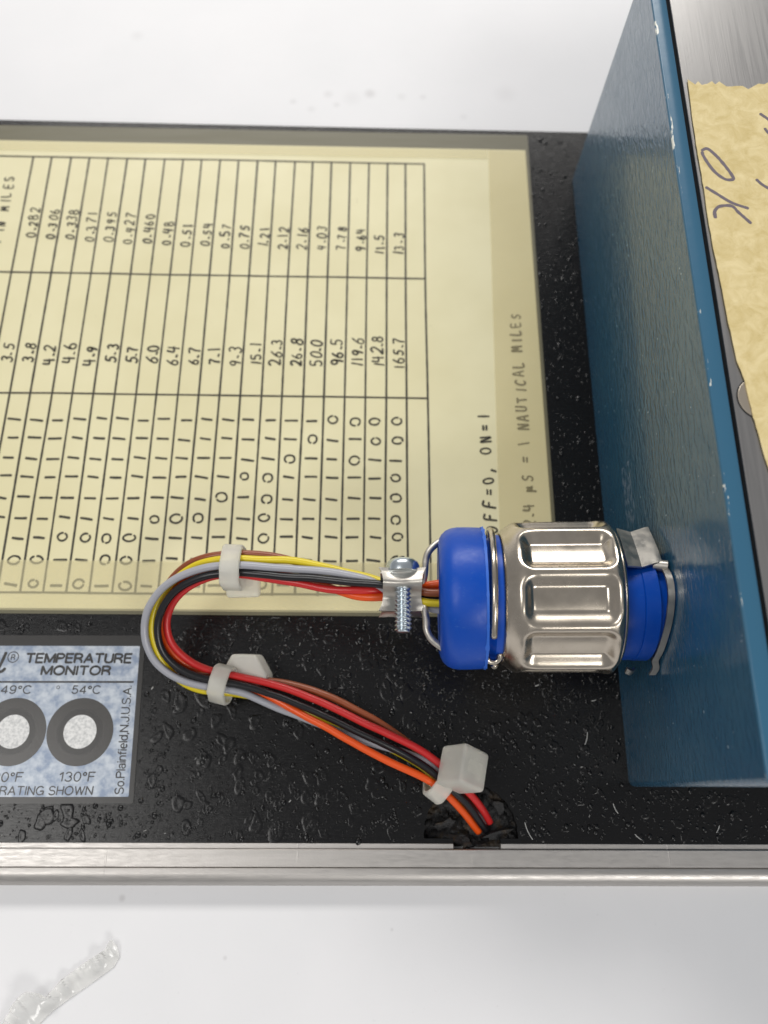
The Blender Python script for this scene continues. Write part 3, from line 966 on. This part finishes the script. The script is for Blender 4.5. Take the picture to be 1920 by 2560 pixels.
# ------------------------------------------------------------------ cable: six insulated wires
WIRES = {
    'grey': [ (13.6,28.9,30.5), (9.9,29.2,30.5), (6.1,31.4,30.5), (1.7,33.8,31.0), (-3.7,35.3,30.5), (-9.3,36.3,29.5), (-18.2,37.1,28.2), (-22.9,37.7,27.4), (-26.8,37.7,26.8), (-30.8,37.4,25.6), (-34.6,36.7,24.0), (-37.9,35.2,22.2), (-40.5,32.7,20.0), (-42.1,30.2,18.0), (-42.5,28.3,16.5), (-42.3,25.9,14.8), (-41.4,23.3,12.8), (-39.4,21.0,11.0), (-36.6,19.5,9.6), (-33.6,18.6,8.8), (-31.0,18.2,8.4), (-26.6,18.2,7.8), (-23.5,17.4,7.0), (-22.0,16.4,5.8), (-18.6,15.3,5.0), (-14.5,13.7,4.4), (-5.9,10.4,4.6), (2.0,7.8,5.0), (7.6,6.3,6.2), (12.7,3.9,7.0), (15.3,1.1,5.0), (20.1,-3.5,1.0), (23.0,-6.8,-3.0) ],
    'yellow': [ (13.4,29.9,32.5), (9.8,29.7,32.5), (6.1,31.7,31.0), (1.2,34.8,29.3), (-3.8,36.0,29.0), (-7.1,36.9,28.8), (-9.3,37.5,28.6), (-14.9,38.7,28.2), (-18.4,38.6,27.2), (-22.9,39.2,26.7), (-27.0,39.2,26.2), (-30.2,39.0,24.8), (-33.2,38.6,23.0), (-36.6,36.5,20.5), (-38.6,35.0,19.0), (-40.2,32.9,17.8), (-41.2,30.7,16.8), (-41.4,28.5,15.6), (-41.3,26.1,13.8), (-40.5,23.8,12.0), (-39.2,21.9,10.0), (-37.3,19.5,8.2), (-35.2,18.4,7.0), (-33.0,17.8,6.4), (-31.2,17.5,6.2), (-26.7,17.9,5.0), (-18.8,16.3,3.2), (-13.0,14.0,2.8), (-3.7,10.7,2.8), (5.0,7.1,3.4), (8.6,5.2,3.8), (12.2,3.2,4.2), (15.0,0.0,4.0), (18.2,-2.8,1.0), (21.8,-6.5,-3.0) ],
    'brown': [ (13.4,31.6,33.3), (9.7,31.2,33.3), (6.1,32.7,31.0), (1.2,34.6,28.0), (-3.8,35.9,27.4), (-12.3,38.3,26.6), (-14.4,39.3,26.0), (-16.9,39.9,25.8), (-21.4,40.4,25.5), (-23.2,40.5,25.2), (-27.1,40.5,24.8), (-29.5,40.4,24.2), (-32.4,39.8,22.8), (-35.4,38.7,21.2), (-37.0,37.4,19.8), (-38.4,36.0,18.0), (-40.0,34.2,16.0), (-40.9,31.5,14.4), (-41.0,28.9,13.3), (-40.5,26.2,12.0), (-39.4,24.0,10.6), (-37.5,22.0,9.0), (-34.9,20.9,7.6), (-31.3,20.3,6.6), (-26.9,20.3,5.6), (-20.9,20.0,4.8), (-17.7,19.9,5.0), (-14.2,19.2,5.2), (-8.3,17.3,5.4), (-2.6,14.7,5.2), (2.0,12.3,5.0), (5.4,10.1,4.8), (8.8,7.8,4.8), (12.9,4.6,4.8), (16.2,0.8,3.5), (20.0,-3.2,0.0), (22.8,-6.3,-3.0) ],
    'black': [ (13.7,31.3,30.0), (10.0,31.1,30.0), (6.0,32.2,31.5), (1.7,33.4,31.8), (-3.7,33.9,30.8), (-9.2,34.8,29.8), (-13.8,35.2,28.6), (-18.2,35.9,27.6), (-22.5,36.7,26.8), (-26.8,36.7,26.0), (-30.9,36.2,24.8), (-34.3,35.1,23.2), (-36.6,33.7,21.5), (-38.6,31.9,19.6), (-39.7,29.9,18.0), (-40.0,28.3,16.8), (-40.0,26.2,15.3), (-39.3,23.8,13.3), (-37.5,21.9,11.6), (-34.7,20.6,10.2), (-30.8,19.5,9.0), (-26.8,19.2,8.4), (-23.4,18.4,7.8), (-21.9,18.2,6.8), (-15.1,16.0,6.5), (-8.2,13.2,6.2), (-1.4,10.0,6.3), (5.4,7.0,6.8), (9.8,4.7,7.2), (12.9,3.1,7.2), (15.2,0.4,6.0), (17.9,-1.5,4.4), (19.9,-3.3,2.4), (21.9,-5.7,-0.5), (23.4,-7.7,-3.5) ],
    'red': [ (13.8,33.6,29.2), (10.1,33.0,29.2), (6.2,33.2,29.0), (2.2,32.8,30.0), (-2.4,32.6,29.6), (-6.5,32.8,28.8), (-9.3,33.6,28.0), (-12.1,34.5,27.2), (-20.2,36.0,25.8), (-23.8,36.8,25.0), (-27.5,36.9,24.4), (-31.2,36.1,23.0), (-34.0,34.9,21.0), (-36.4,33.8,18.8), (-38.2,32.2,16.6), (-39.1,30.5,15.0), (-39.3,28.8,13.9), (-39.0,27.0,12.8), (-38.1,25.3,11.6), (-36.4,23.6,10.3), (-33.8,22.4,9.2), (-30.5,21.2,8.4), (-26.6,20.7,8.0), (-22.0,20.0,6.8), (-15.1,18.1,6.6), (-8.2,15.4,6.6), (-1.4,12.2,6.8), (5.4,9.2,7.2), (9.8,7.1,7.6), (13.1,5.2,7.6), (16.2,2.1,6.6), (19.7,-0.9,4.6), (21.8,-2.9,2.4), (23.3,-4.7,0.2), (24.4,-6.4,-2.6) ],
    'orange': [ (13.5,33.6,32.8), (9.5,32.9,32.6), (6.1,32.0,30.5), (2.5,31.4,30.2), (0.4,31.3,29.4), (-2.4,31.9,28.6), (-4.9,32.8,27.6), (-9.4,35.0,26.2), (-20.4,37.5,25.0), (-24.0,38.2,24.4), (-27.7,38.1,23.8), (-31.4,37.4,22.4), (-34.2,36.7,20.8), (-36.7,35.6,18.8), (-38.4,33.8,17.0), (-39.6,31.4,15.0), (-39.9,28.9,13.4), (-39.6,26.7,12.2), (-38.6,24.6,11.0), (-37.1,23.0,9.6), (-34.3,21.5,7.4), (-30.8,20.2,6.0), (-26.8,18.8,5.4), (-20.8,17.4,4.8), (-17.5,15.7,5.0), (-13.9,14.0,5.8), (-8.1,11.1,6.3), (-1.3,7.4,6.6), (5.4,4.2,7.0), (9.8,2.2,7.2), (12.8,1.1,7.2), (13.6,0.2,6.4), (16.0,-1.5,4.8), (18.4,-3.9,2.6), (20.5,-6.1,0.2), (22.2,-8.1,-3.0) ],
}
harness = thing("wire_harness", "loop of grey, yellow, brown, black, red and orange wires above black panel", "cable", (0, 33, 30))
WPTS = {}


def sink(p):
    """The loop sags a little between the plug and the hole."""
    x, y, z = p
    s_ = 1 + 0.037 * min(1, max(0, (z - 7) / 24))
    return (x * s_, y * s_, 165 - (165 - z) * s_)


for k, pts in WIRES.items():
    pts = [sink((x, y, max(z, -1.7))) for x, y, z in pts]
    pts = [tuple(Vector(pts[0]) * 1.0 + Vector((3.0, 0, 0)))] + pts
    P = relax(spline(pts, 0.45), 14)
    WPTS[k] = P
# keep neighbouring wires from running through one another
WR = 0.73
for it in range(14):
    for a in WPTS:
        for b in WPTS:
            if a >= b:
                continue
            A, B_ = WPTS[a], WPTS[b]
            j0 = 0
            for i, p in enumerate(A):
                best, bj = 9.0, -1
                frac = i / len(A) * len(B_)
                for j in range(max(0, int(frac) - 26), min(len(B_), int(frac) + 26)):
                    d = (B_[j] - p).length_squared
                    if d < best:
                        best, bj = d, j
                if bj >= 0 and best < (2 * WR) ** 2:
                    d = math.sqrt(best)
                    v = (p - B_[bj]) / max(d, 1e-3)
                    v = Vector((v.x * 0.35, v.y * 0.35, v.z))
                    if v.length < 0.05:
                        v = Vector((0, 0, 1 if a < b else -1))
                    mv = v.normalized() * (2 * WR - d) * 0.25
                    A[i] = p + mv
                    B_[bj] = B_[bj] - mv
    for a in WPTS:
        WPTS[a] = relax(WPTS[a], 3)
for k in WPTS:
    WPTS[k] = relax(WPTS[k], 10)
for si, k in enumerate(WPTS):
    WPTS[k] = [p + 0.10 * Vector((noise.noise(p * .22 + Vector((si * 9, 0, 0))), noise.noise(p * .22 + Vector((0, si * 9, 5))), noise.noise(p * .22 + Vector((4, 0, si * 9))))) for p in WPTS[k]]
for k, P in WPTS.items():
    m = MB().tube(P, WR, 14)
    m.v = [(x, y - 33, z - 30) for x, y, z in m.v]
    o = m.build("wire", M_wire[k], harness, smooth=180)
    o["label"] = k + " insulated wire"


# ------------------------------------------------------------------ nylon cable ties
def cable_tie(label, at, direction, width, slack, head_loc, head_size, head_rot, squash=(0, 0), tilt_=0.0, head_poly=None):
    root = thing("cable_tie", label, "cable tie", at, group="natural nylon ties round the wires")
    Pc, d = Vector(at), Vector(direction).normalized()
    e1 = d.cross(Vector((0, 0, 1))).normalized()
    e2 = e1.cross(d)
    cs = []
    for P in WPTS.values():
        q = min((p for p in P if (p - Pc).length < 9), key=lambda p: abs((p - Pc).dot(d)), default=None)
        if q is not None:
            cs.append(((q - Pc).dot(e1), (q - Pc).dot(e2)))

    def sup(a, r):
        return max(x * math.cos(a) + y * math.sin(a) for x, y in cs) + r + squash[0] * max(0, math.cos(a)) + squash[1] * max(0, -math.cos(a))

    n = 56
    sec = [(-.5, 0.0), (-.42, .16), (-.30, 1), (.30, 1), (.42, .16), (.5, 0.0), (.3, -.05), (-.3, -.05)]
    sec = [(-.5, .12), (-.5, .7), (-.42, 1), (.42, 1), (.5, .7), (.5, .12), (.42, 0), (-.42, 0)]
    th = 0.85
    rings = []
    for i in range(n):
        a = 2 * math.pi * i / n
        ring = []
        for u, v in sec:
            r = WR + slack + v * th
            h, h2 = sup(a, r), (sup(a + .02, r) - sup(a - .02, r)) / .04
            p = e1 * (h * math.cos(a) - h2 * math.sin(a)) + e2 * (h * math.sin(a) + h2 * math.cos(a)) + d * (u * width + tilt_ * math.sin(a))
            ring.append(p)
        rings.append(ring)
    rings.append(rings[0])
    MB().loft(rings, True, False).build("band", M_nylon, root, smooth=50)
    if head_poly:
        hd = MB().prism(head_poly, -head_size[2] / 2, head_size[2] / 2).build("head", M_nylon, root, smooth=50, bevel=(0.65, 4, 20))
        hd.location = [(h - a) * MM for h, a in zip(head_loc, at)]
        hd.rotation_euler = [R(q) for q in head_rot]
        return root
    hd = rbox("head", head_size, 0.75, M_nylon, root, [h - a for h, a in zip(head_loc, at)], head_rot)
    sl = MB().box(-.28 * head_size[0], .28 * head_size[0], -.16 * head_size[1], .16 * head_size[1], 0, 0.05)
    s_ = sl.build("slot", M_nylon, hd, bevel=(0.02, 1, 30))
    s_.location = (0, 0, head_size[2] / 2 * MM + 0.00001)
    return root


cable_tie("clear nylon tie round wires over the chart's figures", sink((-24.6, 38.4, 26.3)), (-1, 0.0, 0.12), 3.6, 0.25, sink((-23.3, 35.9, 21.8)), (6.4, 5.6, 4.6), (12, 8, 4), (0.0, 1.3), 0.6)
cable_tie("clear nylon tie with six-sided block behind wires, beside the silver label", (-28.6, 19.0, 7.2), (0.95, -0.22, -0.10), 3.4, 0.2, (-23.9, 22.3, 4.0), (8.0, 6.0, 5.2), (10, -8, -4), (0.5, 0.0), -0.7,
          [(-3.2, 3.0), (1.9, 3.1), (4.5, -0.9), (4.1, -2.8), (-1.5, -2.9), (-4.4, 0.4)])
cable_tie("clear nylon tie with square block on top, where wires enter the cable hole", (14.6, 1.6, 5.6), (0.78, -0.58, -0.18), 3.4, 0.2, (18.1, 3.4, 9.0), (6.5, 7.4, 6.8), (-16, 34, -22), (1.0, 0.0), 0.4)

# ------------------------------------------------------------------ cable connector (plug): everything along its own axis
AX = 43.0
plug = thing("cable_connector", "blue cable plug with ribbed nickel coupling ring plugged into blue box", "connector", (44.6, 32.75, 26.3), (0, -4.0, 0))
plug.scale = (1.037, 1.037, 1.037)


def loc_x(prof):
    return [(x - AX, r) for x, r in prof]


# blue end cap
cap = [(12.3, 3.2), (12.25, 9.6), (12.45, 10.4), (12.9, 11.2), (13.6, 11.85), (14.5, 12.25), (15.6, 12.42), (17.5, 12.42), (19.3, 12.35), (19.9, 12.2), (20.05, 11.9), (20.05, 11.0), (20.4, 10.3)]
MB().lathe_x(loc_x(cap), 96, lambda x, r, a: r * (1 + .004 * noise.noise(Vector((x * .2, math.cos(a) * 2, math.sin(a) * 2))))).build("end_cap", M_cblue, plug, smooth=40)
# ragged moulding flash round the cap's rim
m = MB()
n = 150
ring0, ring1 = [], []
for i in range(n):
    a = 2 * math.pi * i / n
    k = 0.9 * max(0, noise.noise(Vector((math.cos(a) * 6, math.sin(a) * 6, 9))) - .1) + .25 * max(0, noise.noise(Vector((math.cos(a) * 14, math.sin(a) * 14, 2))))
    ring0.append((19.75 - AX - 0.5 * k, 12.32 * math.cos(a), 12.32 * math.sin(a)))
    rr = 12.38 + 0.5 * k
    ring1.append((20.15 - AX + .25 * k, rr * math.cos(a), rr * math.sin(a)))
ring2 = [(20.16 - AX, 11.8 * math.cos(2 * math.pi * i / n), 11.8 * math.sin(2 * math.pi * i / n)) for i in range(n)]
m.loft([ring0, ring1, ring2], True, False).build("moulding_flash", M_flash, plug, smooth=40)
# rubber-dark wire entry
MB().lathe_x(loc_x([(12.9, 0.01), (12.9, 6.4), (12.2, 6.6), (12.2, 9.7)]), 48).build("wire_entry", M_cblue, plug, smooth=30)
# neck between cap and coupling ring
MB().lathe_x(loc_x([(20.1, 10.2), (20.9, 10.4), (21.6, 11.0), (25.6, 11.05), (25.6, 8)]), 80).build("neck", M_cblue, plug, smooth=35)
# spring wire ring lying in the groove, with an eye at its foot
m = MB()
pts = []
for i in range(121):
    a = R(-66 + 312 * i / 120)
    pts.append((21.2 - AX + 0.55 * math.sin(a * 0.5), 11.75 * math.sin(a + 0.35), 11.75 * math.cos(a + 0.35)))
m.tube(pts, 0.62, 12)
m.build("spring_ring", M_nickel, plug, smooth=180)
m = MB()
pts = [(21.1 - AX + 1.15 * math.cos(R(t)), -10.75 + 0.9 * math.sin(R(t)), 3.2 + 0.6 * math.sin(R(t))) for t in range(150, 400, 14)]
m.tube(pts, 0.5, 10).build("ring_eye", M_nickel, plug, smooth=180)

# coupling ring pressed with nine sunk panels
RW = 13.5
NP = 9


def coupling(x, r, a):
    if r < 10.5:
        return r
    ph = R(15)
    # angle measured from +Z (up), panels centred at 15 degrees + n * 40
    b = (math.pi / 2 - a) - ph * -1
    b = (b + math.pi / NP) % (2 * math.pi / NP) - math.pi / NP
    s = b * RW
    X = x + AX
    wx, wy, rc = 7.1, 3.5, 1.6
    dx, dy = abs(X - 33.2) - (wx - rc), abs(s) - (wy - rc)
    sd = math.hypot(max(dx, 0), max(dy, 0)) + min(max(dx, dy), 0) - rc
    t = min(1, max(0, (1.05 - sd) / 2.5))
    t = t * t * (3 - 2 * t)
    floor = min(r, RW - 1.75 + 0.35 * (s / 3.4) ** 2 * 0)
    ridge = -0.10 * (1 - math.cos(min(abs(s) / 4.7, 1) * math.pi)) * 0
    return r + (floor - r) * t + ridge


prof = [(22.75, 10.6), (22.7, 11.2), (22.95, 11.55)]
prof += [(23.3 + (26.6 - 23.3) * i / 12, 11.75 + 1.62 * math.sin(math.pi / 2 * i / 12)) for i in range(13)]
prof += [(26.6 + (40.2 - 26.6) * i / 64, RW - 0.13 * (1 - min(1, i / 8))) for i in range(1, 65)]
prof += [(40.2 + 1.7 * math.sin(R(t)), RW - 1.7 + 1.7 * math.cos(R(t))) for t in range(8, 91, 8)]
prof += [(41.95, 11.3), (42.35, 11.1), (42.45, 10.7), (42.3, 10.45), (41.0, 10.4)]
MB().lathe_x(loc_x(prof), 9 * 34, coupling).build("coupling_ring", M_nickel, plug, smooth=60)
MB().lathe_x(loc_x([(41.6, 12.0), (41.98, 12.15), (42.3, 11.9), (42.3, 11.3)]), 96).build("ring_lip", M_nickel, plug, smooth=50)

# strain relief: two wire arms, a saddle strap and its screw (plug-local coordinates from world ones)
PM = Matrix.Translation((AX, 31.6, 31.2)) @ Matrix.Rotation(R(-3.0), 4, 'Y')
PI_ = PM.inverted()


def to_plug(mb):
    mb.v = [tuple(PI_ @ Vector(v)) for v in mb.v]
    return mb


for pts in ([(14.4, 41.2, 32.2), (13.4, 41.4, 32.6), (11.9, 40.6, 32.8), (10.5, 39.1, 33), (9.95, 37.6, 33), (9.75, 35.4, 33), (9.5, 33.9, 32.8), (9.2, 33.0, 32.0)],
            [(9.2, 29.8, 32.0), (9.55, 29.1, 32.8), (9.85, 27.2, 33), (9.95, 25.3, 33), (10.6, 23.9, 32.8), (11.7, 22.9, 32.6), (13.8, 21.6, 32.2), (14.8, 21.3, 32)]):
    to_plug(MB().tube(spline(pts, .25), 0.62, 12)).build("clamp_arm", M_dull, plug, smooth=180)


def saddle(z0, sgn, name, step=0.0):
    """A strap across the wires: dished in the middle, turned up at both edges, hour-glass in plan."""
    NU, NV = 24, 18
    top, bot = [], []
    for j in range(NV + 1):
        v = -1 + 2 * j / NV                       # along world Y
        for i in range(NU + 1):
            u = -1 + 2 * i / NU                   # along world X (along the wires)
            half = 3.25 + 0.75 * abs(v) ** 3
            x = 5.75 + u * half
            y = 31.75 + v * 3.25
            z = z0 + sgn * (1.15 * math.cos(v * 1.45) - 0.55 * (1 - u * u) * 1.0 + 0.35 * max(0, abs(v) - .78) * 4)
            w_ = min(1, max(0, (v + 0.32) / 0.5))
            z += step * w_ * w_ * (3 - 2 * w_)
            top.append((x, y, z + .24))
            bot.append((x, y, z - .24))
    n = (NU + 1) * (NV + 1)
    fs = []
    W = NU + 1
    for j in range(NV):
        for i in range(NU):
            a = j * W + i
            fs.append((a, a + 1, a + W + 1, a + W))
            fs.append((n + a, n + a + W, n + a + W + 1, n + a + 1))
    for i in range(NU):
        fs += [(i, n + i, n + i + 1, i + 1), (NV * W + i + 1, n + NV * W + i + 1, n + NV * W + i, NV * W + i)]
    for j in range(NV):
        a, b = j * W, (j + 1) * W
        fs += [(a, b, n + b, n + a), (a + NU, n + a + NU, n + b + NU, b + NU)]
    to_plug(MB().add(top + bot, fs)).build(name, M_dull, plug, smooth=50)


saddle(32.7, 1, "saddle_strap", 4.2)
saddle(28.0, -1, "saddle_strap")
# flange the screw passes through, on the upper side of the strap
to_plug(MB().box(2.0, 9.5, 33.95, 34.5, 29.0, 37.2)).build("strap_flange", M_dull, plug, smooth=40, bevel=(0.2, 2, 30))
# screw: pan head with a cross recess, threaded shank lying across the wires
SX, SZ = 5.85, 35.8
head = []
for rr, yy in ((2.85, 34.55), (2.9, 35.0), (2.85, 35.7), (2.6, 36.3), (2.1, 36.7), (1.3, 36.95), (0.02, 37.0)):
    head.append([(SX + rr * math.cos(2 * math.pi * i / 40), yy, SZ + rr * math.sin(2 * math.pi * i / 40)) for i in range(40)])
sh = to_plug(MB().loft(head, True, True)).build("screw_head", M_zinc, plug, smooth=50)
m = MB()
m.box(SX - 1.5, SX + 1.5, 36.55, 37.04, SZ - .26, SZ + .26)
m.box(SX - .26, SX + .26, 36.55, 37.05, SZ - 1.5, SZ - .27)
m.box(SX - .26, SX + .26, 36.55, 37.05, SZ + .27, SZ + 1.5)
to_plug(m).build("cross_recess", M_gasket, sh)
rings = []
y = 34.0
NT = 40
k = 0
L0 = 24.3
steps = 220
for i in range(steps + 1):
    yy = 34.0 - (34.0 - L0) * i / steps
    ring = []
    for j in range(NT):
        a = 2 * math.pi * j / NT
        ph = ((34.0 - yy) / 0.72 + j / NT) % 1
        rr = 1.12 + 0.36 * (1 - abs(2 * ph - 1))
        if yy < L0 + 0.25:
            rr *= 0.82
        ring.append((SX + rr * math.cos(a), yy, SZ + rr * math.sin(a)))
    rings.append(ring)
to_plug(MB().loft(rings, True, True)).build("screw_thread", M_zinc, plug, smooth=70)

# ------------------------------------------------------------------ socket on the box face
sock = thing("panel_socket", "dark blue panel socket with bent metal clips on the blue box face", "socket", (52.2, 31.3, 25.0))


def on_sock(mb):
    mb.v = [(x - 52.2, y - 31.3, z - 25.0) for x, y, z in mb.v]
    return mb


m = MB()
m.lathe_x([(x - 52.2, r) for x, r in ((42.5, 8.0), (42.5, 9.6), (47.0, 9.65), (47.12, 9.5), (47.25, 9.7), (49.7, 9.75), (49.95, 9.5), (49.95, 8.2), (52.1, 8.2), (52.12, 5))], 80).build("socket_body", M_cblue, sock, smooth=30)


def strip(pts, w, wide, mat, name, par, cap=0.0, thick=.45):
    """A stamped metal strip following pts; wide = the direction its width runs in."""
    P = spline(pts, .3)
    rings = []
    wd = Vector(wide).normalized()
    for i, p in enumerate(P):
        t = (P[min(i + 1, len(P) - 1)] - P[max(i - 1, 0)]).normalized()
        nn = t.cross(wd).normalized()
        rings.append([p + wd * a * w / 2 + nn * b * thick / 2 for a, b in ((-1, -1), (1, -1), (1, 1), (-1, 1))])
    m_ = MB().loft(rings)
    return on_sock(m_).build(name, mat, par, smooth=40)


strip([(51.2, 37.3, 31.4), (51.3, 36.0, 33.6), (51.4, 33.9, 35.0), (51.4, 31.3, 35.1), (51.4, 28.9, 34.0), (51.4, 26.6, 32.1), (51.3, 23.8, 28.7), (51.3, 22.6, 26.6), (51.2, 21.6, 24.6), (51.5, 20.4, 23.8), (51.1, 19.4, 22.6)], 1.15, (1, 0, 0), M_dull, "retaining_clip", sock)
on_sock(MB().tube([(49.6, 36.9, 33.0), (51.9, 36.5, 33.6)], 1.0, 16)).build("clip_roll", M_dull, sock, smooth=40)
# the bent tab above the socket
NU, NV = 16, 14
top, bot = [], []
cA, cB, cC, cD = (Vector(p) for p in ((45.2, 44.9, 29.0), (51.2, 45.5, 28.5), (50.9, 37.3, 34.2), (44.1, 35.8, 36.2)))
for j in range(NV + 1):
    v = j / NV
    for i in range(NU + 1):
        u = i / NU
        p = cA.lerp(cB, u).lerp(cD.lerp(cC, u), v)
        rad = Vector((0, p.y - 31.3, p.z - 25.0)).normalized()
        p = p + rad * (-0.85 * min(u / 0.44, (1 - u) / 0.56) + 0.25 * math.sin(math.pi * v) - 1.2 * max(0, u - .9))
        top.append(tuple(p))
        bot.append(tuple(p - rad * 0.4))
n = (NU + 1) * (NV + 1)
W = NU + 1
fs = []
for j in range(NV):
    for i in range(NU):
        a = j * W + i
        fs += [(a, a + 1, a + W + 1, a + W), (n + a, n + a + W, n + a + W + 1, n + a + 1)]
for i in range(NU):
    fs += [(i, n + i, n + i + 1, i + 1), (NV * W + i + 1, n + NV * W + i + 1, n + NV * W + i, NV * W + i)]
for j in range(NV):
    a, b = j * W, (j + 1) * W
    fs += [(a, b, n + b, n + a), (a + NU, n + a + NU, n + b + NU, b + NU)]
on_sock(MB().add(top + bot, fs)).build("latch_tab", M_dull, sock, smooth=14)
strip([(46.6, 20.2, 22.2), (47.7, 19.9, 21.4), (48.5, 20.4, 20.6)], 1.6, (0, 0.4, 1), M_dull, "lower_hook", sock)

# ------------------------------------------------------------------ scrap of clear film on the table
UP = [(-90, -63), (-84, -56.5), (-79, -50.5), (-76.9, -48.0), (-75.2, -45.2), (-73.6, -42.4), (-72.2, -41.3), (-70.4, -41.5), (-69.3, -42.7), (-68.2, -42.6), (-65.8, -39.6), (-61, -36.2), (-56.9, -33.7), (-55.9, -31.8)]
LO = [(-84, -67), (-79, -58), (-74.5, -52.2), (-71.8, -49.8), (-69.4, -48.1), (-68.1, -46.8), (-66.8, -45.6), (-64, -43.6), (-60.4, -41.2), (-57, -38.9), (-54.8, -37.3), (-53.8, -35.4), (-54.3, -33.2), (-55.5, -31.9)]


def resample(P, n):
    P = [Vector((*p, 0)) for p in P]
    d = [0]
    for a, b in zip(P, P[1:]):
        d.append(d[-1] + (b - a).length)
    out = []
    for i in range(n + 1):
        t = d[-1] * i / n
        k = max(j for j in range(len(d) - 1) if d[j] <= t + 1e-9)
        out.append(P[k].lerp(P[k + 1], min(1, (t - d[k]) / (d[k + 1] - d[k]))))
    return out


NA, NB = 110, 16
ua, la = resample(UP, NA), resample(LO, NA)
vs = []
for i in range(NA + 1):
    for j in range(NB + 1):
        t = j / NB
        p = la[i].lerp(ua[i], t)
        cr = abs(noise.noise(Vector((p.x * .33 + p.y * .25, p.y * .12 - p.x * .1, 4)))) * 3.4 + abs(noise.noise(Vector((p.x * .75 + p.y * .6, p.y * .2, 8)))) * 1.5
        hump = 2.6 * math.exp(-((p.x + 73) / 4.5) ** 2) * t
        z = 0.08 + (cr * (0.15 + 0.85 * t) + hump) * min(1, 0.1 + t * 1.4)
        if i > NA - 10:
            z += (i - NA + 10) * 0.12
        vs.append(((p.x + 66) * .852, (p.y + 42) * .852, z))
fs = [(i * (NB + 1) + j, (i + 1) * (NB + 1) + j, (i + 1) * (NB + 1) + j + 1, i * (NB + 1) + j + 1) for i in range(NA) for j in range(NB)]
scrap = MB().add(vs, fs).build("film_scrap", M_scrap, smooth=60)
scrap.location = (-56.23 * MM, -35.78 * MM, -2.9 * MM)
md = scrap.modifiers.new("thickness", 'SOLIDIFY')
md.thickness = 0.00008
tag(scrap, "crumpled clear film scrap lying loose on white table", "scrap")
